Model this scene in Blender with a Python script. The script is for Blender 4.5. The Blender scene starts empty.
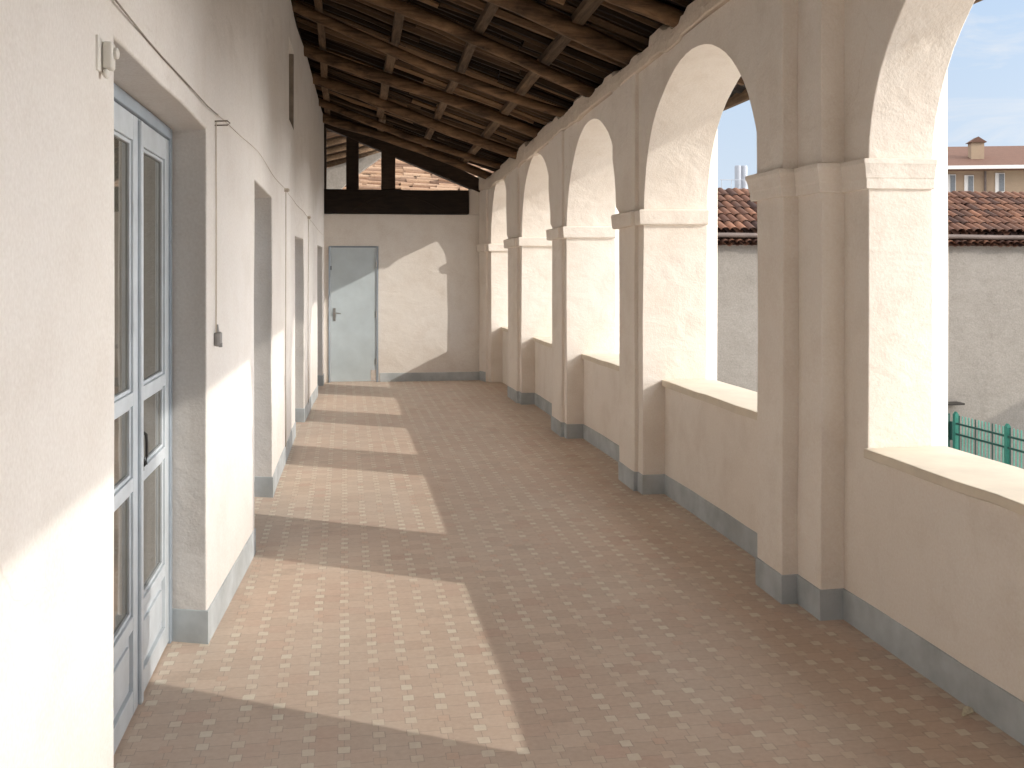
import bpy, bmesh, math, random
from mathutils import Vector, noise, Matrix

random.seed(7)
sc = bpy.context.scene
COL = sc.collection
R = math.radians

# ------------------------------------------------------------------ materials
def nodes_of(name):
    m = bpy.data.materials.new(name)
    m.use_nodes = True
    nt = m.node_tree
    for n in list(nt.nodes):
        nt.nodes.remove(n)
    out = nt.nodes.new('ShaderNodeOutputMaterial')
    b = nt.nodes.new('ShaderNodeBsdfPrincipled')
    nt.links.new(b.outputs[0], out.inputs[0])
    return m, nt, b

class NT:
    """small helper to write node graphs tersely"""
    def __init__(s, nt): s.nt = nt
    def n(s, t, **kw):
        x = s.nt.nodes.new(t)
        for k, v in kw.items(): setattr(x, k, v)
        return x
    def put(s, sock, v):
        if isinstance(v, bpy.types.NodeSocket): s.nt.links.new(v, sock)
        elif v is not None: sock.default_value = v
    def math(s, op, a, b=None, c=None):
        x = s.n('ShaderNodeMath', operation=op)
        s.put(x.inputs[0], a)
        if b is not None: s.put(x.inputs[1], b)
        if c is not None: s.put(x.inputs[2], c)
        return x.outputs[0]
    def coord(s, which='Object'):
        return s.n('ShaderNodeTexCoord').outputs[which]
    def mapping(s, v, scale=(1, 1, 1), loc=(0, 0, 0), rot=(0, 0, 0)):
        x = s.n('ShaderNodeMapping')
        s.put(x.inputs['Vector'], v)
        x.inputs['Scale'].default_value = scale
        x.inputs['Location'].default_value = loc
        x.inputs['Rotation'].default_value = rot
        return x.outputs[0]
    def noise(s, v, scale, detail=4, rough=.55, dist=0.):
        x = s.n('ShaderNodeTexNoise')
        s.put(x.inputs['Vector'], v)
        x.inputs['Scale'].default_value = scale
        x.inputs['Detail'].default_value = detail
        x.inputs['Roughness'].default_value = rough
        x.inputs['Distortion'].default_value = dist
        return x.outputs[0]
    def ramp(s, f, stops):
        x = s.n('ShaderNodeValToRGB')
        s.put(x.inputs[0], f)
        e = x.color_ramp.elements
        while len(e) < len(stops): e.new(.5)
        for el, (p, c) in zip(e, stops):
            el.position = p
            el.color = (c, c, c, 1) if isinstance(c, (int, float)) else (*c, 1)
        return x.outputs[0]
    def mix(s, f, a, b, blend='MIX'):
        x = s.n('ShaderNodeMix', data_type='RGBA', blend_type=blend)
        s.put(x.inputs[0], f)
        for i, v in ((6, a), (7, b)):
            if isinstance(v, tuple): v = (*v, 1) if len(v) == 3 else v
            s.put(x.inputs[i], v)
        return x.outputs[2]
    def bump(s, h, strength, dist=.01, normal=None):
        x = s.n('ShaderNodeBump')
        s.put(x.inputs['Height'], h)
        x.inputs['Strength'].default_value = strength
        x.inputs['Distance'].default_value = dist
        if normal is not None: s.put(x.inputs['Normal'], normal)
        return x.outputs[0]

def plaster(name, base, warm, dirt, bump=.35, grime=.35, rough=.9, fine=85):
    m, nt, b = nodes_of(name); g = NT(nt)
    v = g.coord()
    big = g.noise(v, .55, 5, .6, .3)
    mid = g.noise(v, 3.1, 6, .62, .2)
    fin = g.noise(v, fine, 3, .6)
    c = g.mix(g.ramp(big, [(.35, 0.), (.68, 1.)]), base, warm)
    c = g.mix(g.math('MULTIPLY', g.ramp(mid, [(.48, 0.), (.8, 1.)]), grime), c, dirt)
    c = g.mix(.32, c, g.ramp(fin, [(.3, .25), (.7, .8)]), 'SOFT_LIGHT')
    # a few scuffs and drips
    drip = g.noise(g.mapping(v, (7, 7, .7)), 1.3, 5, .65)
    c = g.mix(g.math('MULTIPLY', g.ramp(drip, [(.62, 0.), (.78, 1.)]), grime * .55), c, dirt)
    nz = g.n('ShaderNodeTexNoise'); g.put(nz.inputs['Vector'], v); nz.inputs['Scale'].default_value = 2.2; nz.inputs['Detail'].default_value = 6
    dv = g.n('ShaderNodeVectorMath', operation='MULTIPLY_ADD'); g.put(dv.inputs[0], nz.outputs['Color']); dv.inputs[1].default_value = (.7, .7, .7); g.put(dv.inputs[2], v)
    vo = g.n('ShaderNodeTexVoronoi', feature='DISTANCE_TO_EDGE'); g.put(vo.inputs['Vector'], dv.outputs[0]); vo.inputs['Scale'].default_value = .75
    crack = g.math('MULTIPLY', g.ramp(vo.outputs['Distance'], [(0., 1.), (.0042, 0.)]), g.ramp(g.noise(v, .9, 3), [(.52, 0.), (.62, 1.)]))
    c = g.mix(g.math('MULTIPLY', crack, .45), c, dirt)
    g.put(b.inputs['Base Color'], c)
    b.inputs['Roughness'].default_value = rough
    b.inputs['Specular IOR Level'].default_value = .2
    tro = g.noise(v, 9., 4, .6)
    wav = g.noise(g.mapping(v, (1, 1, 1.6)), 2.6, 3, .5, .8)
    n0 = g.bump(wav, bump * .55, .06)
    n1 = g.bump(tro, bump * .6, .02, n0)
    g.put(b.inputs['Normal'], g.bump(fin, bump, .004, n1))
    return m

def plain(name, col, rough=.6, metal=0., var=.18, scale=14., bump=.08, spec=.4, dirt=None):
    m, nt, b = nodes_of(name); g = NT(nt)
    v = g.coord()
    nz = g.noise(v, scale, 5, .6)
    c = g.mix(g.ramp(nz, [(.3, 0.), (.7, 1.)]), tuple(x * (1 - var) for x in col), tuple(min(1, x * (1 + var)) for x in col))
    if dirt:
        c = g.mix(g.math('MULTIPLY', g.ramp(g.noise(v, scale * .3, 6, .7), [(.5, 0.), (.75, 1.)]), .6), c, dirt)
    g.put(b.inputs['Base Color'], c)
    b.inputs['Roughness'].default_value = rough
    b.inputs['Metallic'].default_value = metal
    b.inputs['Specular IOR Level'].default_value = spec
    g.put(b.inputs['Normal'], g.bump(g.noise(v, scale * 6, 3), bump, .003))
    return m

def wood(name, dark, light, stretch=(1.2, 14, 14), rough=.8, isl=True):
    m, nt, b = nodes_of(name); g = NT(nt)
    v = g.coord()
    st = g.noise(g.mapping(v, stretch), 2.2, 6, .65, .6)
    c = g.mix(g.ramp(st, [(.32, 0.), (.68, 1.)]), dark, light)
    if isl:
        rnd = g.n('ShaderNodeNewGeometry').outputs['Random Per Island']
        c = g.mix(.75, c, g.ramp(rnd, [(0., .12), (1., .86)]), 'OVERLAY')
    c = g.mix(g.math('MULTIPLY', g.ramp(g.noise(v, 1.7, 5, .7), [(.45, 0.), (.7, 1.)]), .55), c, tuple(x * .45 for x in dark))
    g.put(b.inputs['Base Color'], c)
    b.inputs['Roughness'].default_value = rough
    b.inputs['Specular IOR Level'].default_value = .25
    g.put(b.inputs['Normal'], g.bump(st, .6, .012))
    return m

def floor_mat():
    m, nt, b = nodes_of('cement_tile'); g = NT(nt)
    v = g.coord()
    sep = g.n('ShaderNodeSeparateXYZ'); g.put(sep.inputs[0], v)
    # gentle hand-laid irregularity
    wob = g.n('ShaderNodeTexNoise'); g.put(wob.inputs['Vector'], v); wob.inputs['Scale'].default_value = 3.
    ws = g.n('ShaderNodeSeparateXYZ'); g.put(ws.inputs[0], wob.outputs['Color'])
    x = g.math('ADD', sep.outputs[0], g.math('MULTIPLY', g.math('SUBTRACT', ws.outputs[0], .5), .012))
    y = g.math('ADD', sep.outputs[1], g.math('MULTIPLY', g.math('SUBTRACT', ws.outputs[1], .5), .012))
    PX, PY = .1212, .1025
    ux = g.math('DIVIDE', g.math('SUBTRACT', x, .603), PX)
    uy = g.math('DIVIDE', g.math('SUBTRACT', y, 3.654), PY)
    def frac(u):
        return g.math('SUBTRACT', g.math('FRACT', g.math('ADD', u, .5)), .5)
    fx, fy = frac(ux), frac(uy)
    ax, ay = g.math('ABSOLUTE', fx), g.math('ABSOLUTE', fy)
    # the small light insert at each lattice point
    rs = g.noise(g.mapping(v, (8.25, 9.75, 1)), 1., 2)
    ins = g.math('MULTIPLY', g.math('LESS_THAN', ax, g.math('MULTIPLY_ADD', rs, .09, .13)), g.math('LESS_THAN', ay, g.math('MULTIPLY_ADD', rs, .12, .18)))
    def cellrand(off, seed):
        cv = g.n('ShaderNodeCombineXYZ')
        g.put(cv.inputs[0], g.math('FLOOR', g.math('ADD', ux, off)))
        g.put(cv.inputs[1], g.math('FLOOR', g.math('ADD', uy, off)))
        cv.inputs[2].default_value = seed
        w = g.n('ShaderNodeTexWhiteNoise', noise_dimensions='3D'); g.put(w.inputs['Vector'], cv.outputs[0])
        return w.outputs['Value']
    rt, rt2, ri = cellrand(0., 1.), cellrand(0., 5.), cellrand(.5, 3.)
    big = g.noise(v, .7, 5, .6, .4)
    field = g.mix(rt, (0.596, 0.467, 0.365), (0.684, 0.548, 0.433))
    field = g.mix(g.ramp(rt2, [(.86, 0.), (.9, 1.)]), field, (0.567, 0.353, 0.264))
    # worn, greyer walking line against redder margins
    field = g.mix(g.ramp(big, [(.38, 0.), (.66, 1.)]), field, (0.618, 0.440, 0.338), 'MIX')
    field = g.mix(.42, g.mix(rt, (0.596, 0.471, 0.373), (0.678, 0.548, 0.441)), field)
    wear = g.noise(g.mapping(v, (1.2, .35, 1)), 1.1, 5, .65)
    field = g.mix(g.math('MULTIPLY', g.ramp(wear, [(.42, 0.), (.7, 1.)]), .5), field, (0.641, 0.555, 0.465))
    insc = g.mix(ri, (0.670, 0.548, 0.433), (0.763, 0.700, 0.579))
    insc = g.mix(g.ramp(ri, [(.10, 1.), (.2, 0.)]), insc, (0.647, 0.479, 0.370))
    fade = g.ramp(g.noise(g.mapping(v, (1, 1, 1), (3, 9, 0)), 1.6, 5, .65), [(.32, 1.), (.74, .55)])
    c = g.mix(g.math('MULTIPLY', ins, fade), field, insc)
    # joints: through the lattice and around the inserts
    jx = g.math('LESS_THAN', ax, .012); jy = g.math('LESS_THAN', ay, .016)
    j = g.math('MULTIPLY', g.math('MAXIMUM', jx, jy), g.math('SUBTRACT', 1., ins))
    edge = g.math('SUBTRACT', g.math('MULTIPLY', g.math('LESS_THAN', ax, .195), g.math('LESS_THAN', ay, .265)), ins)
    j = g.math('MAXIMUM', j, edge)
    c = g.mix(g.math('MULTIPLY', j, .38), c, (.27, .195, .15))
    spk = g.noise(v, 38., 4, .7)
    c = g.mix(.35, c, g.ramp(spk, [(.3, .3), (.7, .72)]), 'SOFT_LIGHT')
    stain = g.noise(v, 2.3, 6, .7)
    c = g.mix(g.math('MULTIPLY', g.ramp(stain, [(.57, 0.), (.74, 1.)]), .28), c, (.22, .16, .12))
    pale = g.noise(g.mapping(v, (1, 1, 1), (7, 3, 0)), 4.4, 6, .7)
    c = g.mix(g.math('MULTIPLY', g.ramp(pale, [(.6, 0.), (.76, 1.)]), .30), c, (.55, .46, .37))
    g.put(b.inputs['Base Color'], c)
    g.put(b.inputs['Roughness'], g.ramp(wear, [(.3, .62), (.7, .5)]))
    b.inputs['Specular IOR Level'].default_value = .3
    h = g.math('ADD', g.math('MULTIPLY', j, -1.), g.math('MULTIPLY', spk, .35))
    h = g.math('ADD', h, g.math('MULTIPLY', rt, .5))
    g.put(b.inputs['Normal'], g.bump(h, .22, .003))
    return m

def tile_mat(name, cols, moss):
    m, nt, b = nodes_of(name); g = NT(nt)
    v = g.coord()
    rnd = g.n('ShaderNodeNewGeometry').outputs['Random Per Island']
    c = g.ramp(rnd, [(i / max(1, len(cols) - 1), k) for i, k in enumerate(cols)])
    nz = g.noise(v, 3.5, 6, .7)
    c = g.mix(g.math('MULTIPLY', g.ramp(nz, [(.45, 0.), (.7, 1.)]), .6), c, moss)
    c = g.mix(.3, c, g.ramp(g.noise(v, 25, 4, .6), [(.3, .2), (.7, .8)]), 'SOFT_LIGHT')
    g.put(b.inputs['Base Color'], c)
    b.inputs['Roughness'].default_value = .9
    b.inputs['Specular IOR Level'].default_value = .2
    g.put(b.inputs['Normal'], g.bump(g.noise(v, 40, 4), .3, .01))
    return m

M = {}
M['plaster'] = plaster('cream_plaster', (.85, .785, .71), (.82, .74, .65), (.62, .52, .42), .45, .42)
M['plaster_left'] = plaster('white_plaster', (.735, .70, .665), (.705, .66, .61), (.58, .52, .46), .42, .42)
M['plaster_end'] = plaster('aged_plaster', (.77, .73, .68), (.73, .67, .60), (.55, .46, .38), .30, .42)
M['rough_plaster'] = plaster('rough_plaster', (.72, .63, .53), (.66, .56, .46), (.50, .41, .33), .9, .5, fine=60)
M['sill'] = plain('sill_stone', (.74, .655, .53), .8, var=.08, scale=5, bump=.15, dirt=(.70, .61, .49))
M['skirt'] = plain('grey_skirting_paint', (.45, .48, .49), .75, var=.2, scale=4, bump=.3, dirt=(.335, .345, .335))
M['floor'] = floor_mat()
M['rafter'] = wood('old_rafter_wood', (.034, .019, .010), (.185, .108, .057), (.8, 6, 6))
M['lath'] = wood('split_lath_wood', (.022, .011, .006), (.235, .130, .068), (1.0, 7, 7))
def lath_mat():
    m, nt, b = nodes_of('split_lath_stick'); g = NT(nt)
    v = g.coord()
    rnd = g.n('ShaderNodeNewGeometry').outputs['Random Per Island']
    c = g.ramp(rnd, [(0., (.012, .007, .004)), (.4, (.038, .022, .012)), (.75, (.090, .054, .030)), (1., (.27, .165, .092))])
    gr = g.noise(g.mapping(v, (2., 40, 40)), 2., 4, .6)
    c = g.mix(.5, c, g.ramp(gr, [(.3, .3), (.7, .7)]), 'SOFT_LIGHT')
    g.put(b.inputs['Base Color'], c); b.inputs['Roughness'].default_value = .85
    b.inputs['Specular IOR Level'].default_value = .2
    g.put(b.inputs['Normal'], g.bump(gr, .5, .008))
    return m
M['stick'] = lath_mat()
M['batten'] = wood('batten_wood', (.085, .050, .027), (.23, .15, .088), (14, 1.2, 14))
M['darkwood'] = wood('tarred_beam_wood', (.016, .0095, .006), (.042, .026, .016), (2, 9, 9))
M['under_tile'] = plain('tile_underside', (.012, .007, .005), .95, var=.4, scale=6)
M['frame'] = plain('grey_door_paint', (.52, .56, .59), .45, var=.09, scale=8, bump=.1, dirt=(.40, .43, .46))
M['frame_dark'] = plain('slate_frame_paint', (.30, .345, .39), .5, var=.08, scale=8, bump=.1)
M['bluedoor'] = plain('pale_blue_door_paint', (.50, .565, .59), .5, var=.09, scale=3, bump=.12, dirt=(.44, .50, .51))
M['iron'] = plain('dark_iron', (.05, .045, .04), .5, metal=.6, var=.2)
M['steel'] = plain('dull_steel', (.38, .37, .35), .4, metal=.8, var=.2)
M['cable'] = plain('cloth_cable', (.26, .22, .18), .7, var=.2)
M['cable_pale'] = plain('painted_cable', (.56, .49, .41), .75, var=.12)
M['white_plastic'] = plain('yellowed_plastic', (.68, .655, .60), .45, var=.05)
M['grey_plastic'] = plain('grey_switch', (.30, .29, .28), .5, var=.1)
M['bare'] = plain('bare_patch', (.55, .49, .44), .9, var=.15, scale=30)
M['leaf'] = plain('dry_leaf', (.82, .72, .55), .8, var=.3, scale=60)
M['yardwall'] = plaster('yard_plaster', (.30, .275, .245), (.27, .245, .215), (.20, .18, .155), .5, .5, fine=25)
M['roof_tile'] = tile_mat('clay_tile', [(.085, .040, .028), (.19, .090, .056), (.05, .028, .024), (.25, .12, .072), (.11, .058, .042)], (.06, .045, .038))
M['roof_tile_pale'] = tile_mat('pale_clay_tile', [(.15, .078, .044), (.34, .215, .135), (.10, .055, .035), (.40, .27, .18), (.26, .155, .09)], (.24, .15, .105))
M['far_roof'] = tile_mat('far_tile', [(.145, .082, .060), (.185, .105, .078)], (.13, .078, .06))
M['gutter'] = plain('zinc_gutter', (.15, .115, .10), .6, var=.2, scale=3)
M['ochre'] = plaster('ochre_render', (.42, .32, .22), (.39, .28, .20), (.33, .25, .18), .2, .4)
M['white_trim'] = plain('white_trim', (.78, .75, .71), .6, var=.05)
M['shutter'] = plain('grey_window', (.20, .21, .22), .35, var=.15)
M['green'] = plain('green_fence_paint', (.035, .20, .15), .5, var=.15)
M['green_pale'] = plain('pale_green_paint', (.12, .34, .27), .5, var=.15)
M['green_dark'] = plain('dark_green_paint', (.018, .075, .060), .5, var=.15)
M['bluegate'] = plain('blue_grey_gate', (.22, .27, .34), .5, var=.15)
M['concrete'] = plain('yard_ground', (.50, .47, .43), .95, var=.25, scale=.6, bump=.2)
M['silo'] = plain('silo_steel', (.34, .36, .40), .6, metal=.0, var=.08, scale=.8)

def glass_mat():
    m, nt, b = nodes_of('window_glass'); g = NT(nt)
    v = g.coord()
    g.put(b.inputs['Base Color'], g.mix(g.ramp(g.noise(g.mapping(v, (1, 26, .6)), 1.2, 2), [(.35, 0.), (.65, 1.)]), (.075, .07, .058), (.15, .14, .115)))
    g.put(b.inputs['Roughness'], g.ramp(g.noise(v, 3, 4), [(.3, .015), (.8, .06)]))
    b.inputs['IOR'].default_value = 1.5
    b.inputs['Specular IOR Level'].default_value = .5
    g.put(b.inputs['Normal'], g.bump(g.noise(v, 2.2, 2), .05, .02))
    return m
M['glass'] = glass_mat()

# ------------------------------------------------------------------ helpers
def tag(o, label=None, cat=None, group=None, kind=None):
    if label: o['label'] = label
    if cat: o['category'] = cat
    if group: o['group'] = group
    if kind: o['kind'] = kind
    return o

def empty(name, label, cat, loc=(0, 0, 0), group=None, kind='thing'):
    o = bpy.data.objects.new(name, None)
    COL.objects.link(o)
    o.location = loc
    o.empty_display_size = .1
    return tag(o, label, cat, group, kind)

def wobble(p, amp=.005, f=1.3):
    n = noise.noise_vector(Vector(p) * f)
    n2 = noise.noise_vector(Vector(p) * f * 3.1 + Vector((9, 4, 2)))
    return Vector(p) + n * amp + n2 * amp * .5

class MB:
    def __init__(s, fn=None):
        s.bm = bmesh.new(); s.fn = fn
    def v(s, p):
        p = Vector(p)
        return s.bm.verts.new(s.fn(p) if s.fn else p)
    def face(s, pts):
        vs = [s.v(p) for p in pts]
        try: return s.bm.faces.new(vs)
        except ValueError: return None
    def box(s, x0, x1, y0, y1, z0, z1, ny=1, nz=1, nx=1):
        def lin(a, b, n): return [a + (b - a) * i / n for i in range(n + 1)]
        X, Y, Z = lin(x0, x1, nx), lin(y0, y1, ny), lin(z0, z1, nz)
        for i in range(nx):
            for j in range(ny):
                for z in (z0, z1):
                    s.face([(X[i], Y[j], z), (X[i+1], Y[j], z), (X[i+1], Y[j+1], z), (X[i], Y[j+1], z)])
            for k in range(nz):
                for y in (y0, y1):
                    s.face([(X[i], y, Z[k]), (X[i+1], y, Z[k]), (X[i+1], y, Z[k+1]), (X[i], y, Z[k+1])])
        for j in range(ny):
            for k in range(nz):
                for x in (x0, x1):
                    s.face([(x, Y[j], Z[k]), (x, Y[j+1], Z[k]), (x, Y[j+1], Z[k+1]), (x, Y[j], Z[k+1])])
        return s
    def tube(s, pts, rads, n=8, cap=True):
        rings = []
        m = len(pts)
        up = Vector((0, 0, 1))
        for i, p in enumerate(pts):
            p = Vector(p)
            a = Vector(pts[max(0, i - 1)]); b = Vector(pts[min(m - 1, i + 1)])
            d = (b - a).normalized()
            u = up if abs(d.dot(up)) < .95 else Vector((1, 0, 0))
            e1 = d.cross(u).normalized(); e2 = e1.cross(d).normalized()
            r = rads[i] if isinstance(rads, (list, tuple)) else rads
            rings.append([s.v(p + (e1 * math.cos(2*math.pi*k/n) + e2 * math.sin(2*math.pi*k/n)) * r) for k in range(n)])
        for a, b in zip(rings, rings[1:]):
            for k in range(n):
                s.bm.faces.new((a[k], a[(k+1) % n], b[(k+1) % n], b[k]))
        if cap:
            s.bm.faces.new(rings[0][::-1]); s.bm.faces.new(rings[-1])
        return s
    def prism(s, poly, axis, a, b):
        """polygon of 2D points extruded along an axis from a to b"""
        def P(q, t):
            if axis == 'y': return (q[0], t, q[1])
            if axis == 'x': return (t, q[0], q[1])
            return (q[0], q[1], t)
        A = [s.v(P(q, a)) for q in poly]; B = [s.v(P(q, b)) for q in poly]
        s.bm.faces.new(A[::-1]); s.bm.faces.new(B)
        n = len(poly)
        for i in range(n):
            s.bm.faces.new((A[i], A[(i+1) % n], B[(i+1) % n], B[i]))
        return s
    def sweep(s, plan, prof, step=.45, closed_ends=True):
        """profile (offset, z) swept along a plan polyline; offset goes to the left of travel"""
        pts = []
        for (a, b) in zip(plan, plan[1:]):
            L = math.hypot(b[0]-a[0], b[1]-a[1]); n = max(1, int(L / step))
            for i in range(n): pts.append((a[0] + (b[0]-a[0]) * i / n, a[1] + (b[1]-a[1]) * i / n))
        pts.append(plan[-1])
        N = []
        for i, p in enumerate(pts):
            ns = []
            if i > 0:
                q = pts[i-1]; d = Vector((p[0]-q[0], p[1]-q[1])).normalized(); ns.append(Vector((-d.y, d.x)))
            if i < len(pts) - 1:
                q = pts[i+1]; d = Vector((q[0]-p[0], q[1]-p[1])).normalized(); ns.append(Vector((-d.y, d.x)))
            if len(ns) == 1: N.append(ns[0])
            else:
                h = (ns[0] + ns[1]); l = h.length
                h = h / l if l > 1e-6 else ns[0]
                N.append(h / max(.3, h.dot(ns[0])))
        rings = [[s.v((p[0] + nn.x * o, p[1] + nn.y * o, z)) for (o, z) in prof] for p, nn in zip(pts, N)]
        for a, b in zip(rings, rings[1:]):
            for k in range(len(prof) - 1):
                s.bm.faces.new((a[k], b[k], b[k+1], a[k+1]))
        if closed_ends:
            s.bm.faces.new(rings[0]); s.bm.faces.new(rings[-1][::-1])
        return s
    def build(s, name, mat, parent=None, bevel=0., smooth=False, merge=True, seg=2):
        if merge: bmesh.ops.remove_doubles(s.bm, verts=s.bm.verts, dist=1e-5)
        bmesh.ops.recalc_face_normals(s.bm, faces=s.bm.faces)
        me = bpy.data.meshes.new(name)
        s.bm.to_mesh(me); s.bm.free()
        me.materials.append(mat)
        o = bpy.data.objects.new(name, me)
        COL.objects.link(o)
        if parent is not None:
            o.parent = parent
            # keep world coordinates as modelled
            o.matrix_parent_inverse = Matrix.Translation(parent.location).inverted() if parent.type == 'EMPTY' else Matrix()
        if smooth or bevel:
            for p in me.polygons: p.use_smooth = True
        if bevel:
            b = o.modifiers.new('bevel', 'BEVEL')
            b.width = bevel; b.segments = seg; b.limit_method = 'ANGLE'; b.angle_limit = R(28)
            b.use_clamp_overlap = True
            w = o.modifiers.new('normals', 'WEIGHTED_NORMAL'); w.keep_sharp = False
        return o

def interp(tab, y):
    if y <= tab[0][0]: return tab[0][1]
    for (a, va), (b, vb) in zip(tab, tab[1:]):
        if y <= b: return va + (vb - va) * (y - a) / (b - a)
    return tab[-1][1]

# left house wall leans in with distance, the arcade too
XL_T = [(-8, -.62), (3., -.61), (4.79, -.602), (6.25, -.522), (7.9, -.523), (10.8, -.487), (11.6, -.44), (14., -.357), (15.2, -.316), (15.7, -.30)]
def XL(y): return interp(XL_T, y)
DR_T = [(-8, 0), (8, 0), (10, -.02), (13, -.03), (15.24, -.05), (15.65, -.155)]
def bend_r(p):
    q = Vector(p)
    q.x += interp(DR_T, q.y)
    q.z -= .008 * (q.y - 5) * max(0, min(1, q.z / 2.1)) if q.y > 5 else 0
    return wobble(q, .007, 1.7)
def ZLf(y): return 3.83 + .05 * (15.6 - y)
def bend_l(p):
    q = Vector(p)
    x0 = q.x
    if q.z > 3.8: q.z = 3.8 + (q.z - 3.8) * (ZLf(q.y) + .045 - 3.8) / 1.1
    q.x += XL(q.y)
    if x0 < -.001:
        for o in OPN:
            if abs(q.y - o[1]) < 1e-4 and o[2] - .01 <= q.z <= o[3] + .01 and o[2] < 1: q.y += .38 * -x0
    return wobble(q, .006, 1.5)

YN, YE = -6.0, 15.62          # near (behind the camera) and far ends of the loggia

# ------------------------------------------------------------------ setting
mb = MB(); mb.box(-1.4, 2.64, YN, 16.2, -.25, 0)
tag(mb.build('floor', M['floor']), kind='structure')
mb = MB(); mb.box(-250, 400, -200, 500, -4.4, -3.9)
tag(mb.build('ground', M['concrete']), kind='structure')

# ------------------------------------------------------------------ arcade
BAYS = [(-3.2, -1.0, 2.12, .93), (-.0, 2.25 - .0, 2.12, .93)]
P_OPEN_A = [(-5.3, -3.2, 2.13, .93), (-2.4, -.22, 2.13, .93), (2.25 - .0, 4.43, 2.13, .93)]
P_OPEN_A = [(-4.3, -2.1, 2.13, .93), (-.75, 1.45, 2.13, .93), (2.25, 4.43, 2.13, .93)]
P_OPEN_B = [(5.27, 7.47, 2.10, .955), (8.13, 10.06, 2.10, .92), (10.75, 12.70, 2.10, .92), (13.62, 15.24, 2.10, .95)]
def z_top(y): return 3.34 - .036 * (y - 6) + .008 * max(0, y - 5)
def z_ledge(y): return z_top(y) - .16

def arcade_strip(mb, ya, yb, opens, xf, xb, top, sp, par=False):
    cols = []      # list of (y, levels) pairs per column edge
    def solid(a, b):
        n = max(1, round((b - a) / .22))
        ys = [a + (b - a) * i / n for i in range(n + 1)]
        for p, q in zip(ys, ys[1:]):
            cols.append((p, q, [0, .4, .8, 1.3, sp, top(p)], [0, .4, .8, 1.3, sp, top(q)], False))
    y = ya
    for (a, b, s_, r) in opens:
        solid(y, a)
        n = 28
        c, hw = (a + b) / 2, (b - a) / 2
        pr = []
        for i in range(n + 1):
            t = math.pi - math.pi * i / n
            pr.append((c + hw * math.cos(t), sp + r * math.sin(t)))
        pr[0] = (a, sp); pr[-1] = (b, sp)
        for p, q in zip(pr, pr[1:]):
            cols.append((p[0], q[0], [p[1], top(p[0])], [q[1], top(q[0])], True))
        # jambs
        lv = [0, .4, .8, 1.3, sp]
        nx = 2
        for yy in (a, b):
            for k in range(2 if par else 0, 4):
                for i in range(nx):
                    x0, x1 = xf + (xb-xf)*i/nx, xf + (xb-xf)*(i+1)/nx
                    mb.face([(x0, yy, lv[k]), (x1, yy, lv[k]), (x1, yy, lv[k+1]), (x0, yy, lv[k+1])])
        if par:
            for p, q in zip(pr, pr[1:]):
                for k in range(2):
                    for x in (xf, xb):
                        mb.face([(x, p[0], lv[k]), (x, q[0], lv[k]), (x, q[0], lv[k+1]), (x, p[0], lv[k+1])])
                for i in range(nx):
                    x0, x1 = xf + (xb-xf)*i/nx, xf + (xb-xf)*(i+1)/nx
                    for zz in (0, .8): mb.face([(x0, p[0], zz), (x1, p[0], zz), (x1, q[0], zz), (x0, q[0], zz)])
        y = b
    solid(y, yb)
    for (p, q, lp, lq, arch) in cols:
        for x in (xf, xb):
            for k in range(len(lp) - 1):
                mb.face([(x, p, lp[k]), (x, q, lq[k]), (x, q, lq[k+1]), (x, p, lp[k+1])])
        xm = (xf + xb) / 2
        for x0, x1 in ((xf, xm), (xm, xb)):
            mb.face([(x0, p, lp[-1]), (x1, p, lp[-1]), (x1, q, lq[-1]), (x0, q, lq[-1])])
            if arch: mb.face([(x0, p, lp[0]), (x1, p, lp[0]), (x1, q, lq[0]), (x0, q, lq[0])])
            else: mb.face([(x0, p, 0), (x1, p, 0), (x1, q, 0), (x0, q, 0)])
    for yy in (ya, yb):
        lv = [0, .4, .8, 1.3, sp, top(yy)]
        xm = (xf + xb) / 2
        for x0, x1 in ((xf, xm), (xm, xb)):
            for k in range(5):
                mb.face([(x0, yy, lv[k]), (x1, yy, lv[k]), (x1, yy, lv[k+1]), (x0, yy, lv[k+1])])

XA, XB_, XO, XP = 2.33, 2.165, 2.65, 2.135     # near-bay face, far-bay face, outer face, pilaster face
arc = empty('arcade', 'cream plastered arcade of round arches on piers above a low parapet', 'arcade', (2.3, 5, 0))
mb = MB(bend_r); arcade_strip(mb, YN, 4.925, P_OPEN_A, XA, XO, z_ledge, 2.13, True)
mb.build('arch_wall', M['plaster'], arc, bevel=.014)
mb = MB(bend_r); arcade_strip(mb, 4.925, 15.66, P_OPEN_B, XB_, XO, z_ledge, 2.10)
mb.build('arch_wall', M['plaster'], arc, bevel=.014)

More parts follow.
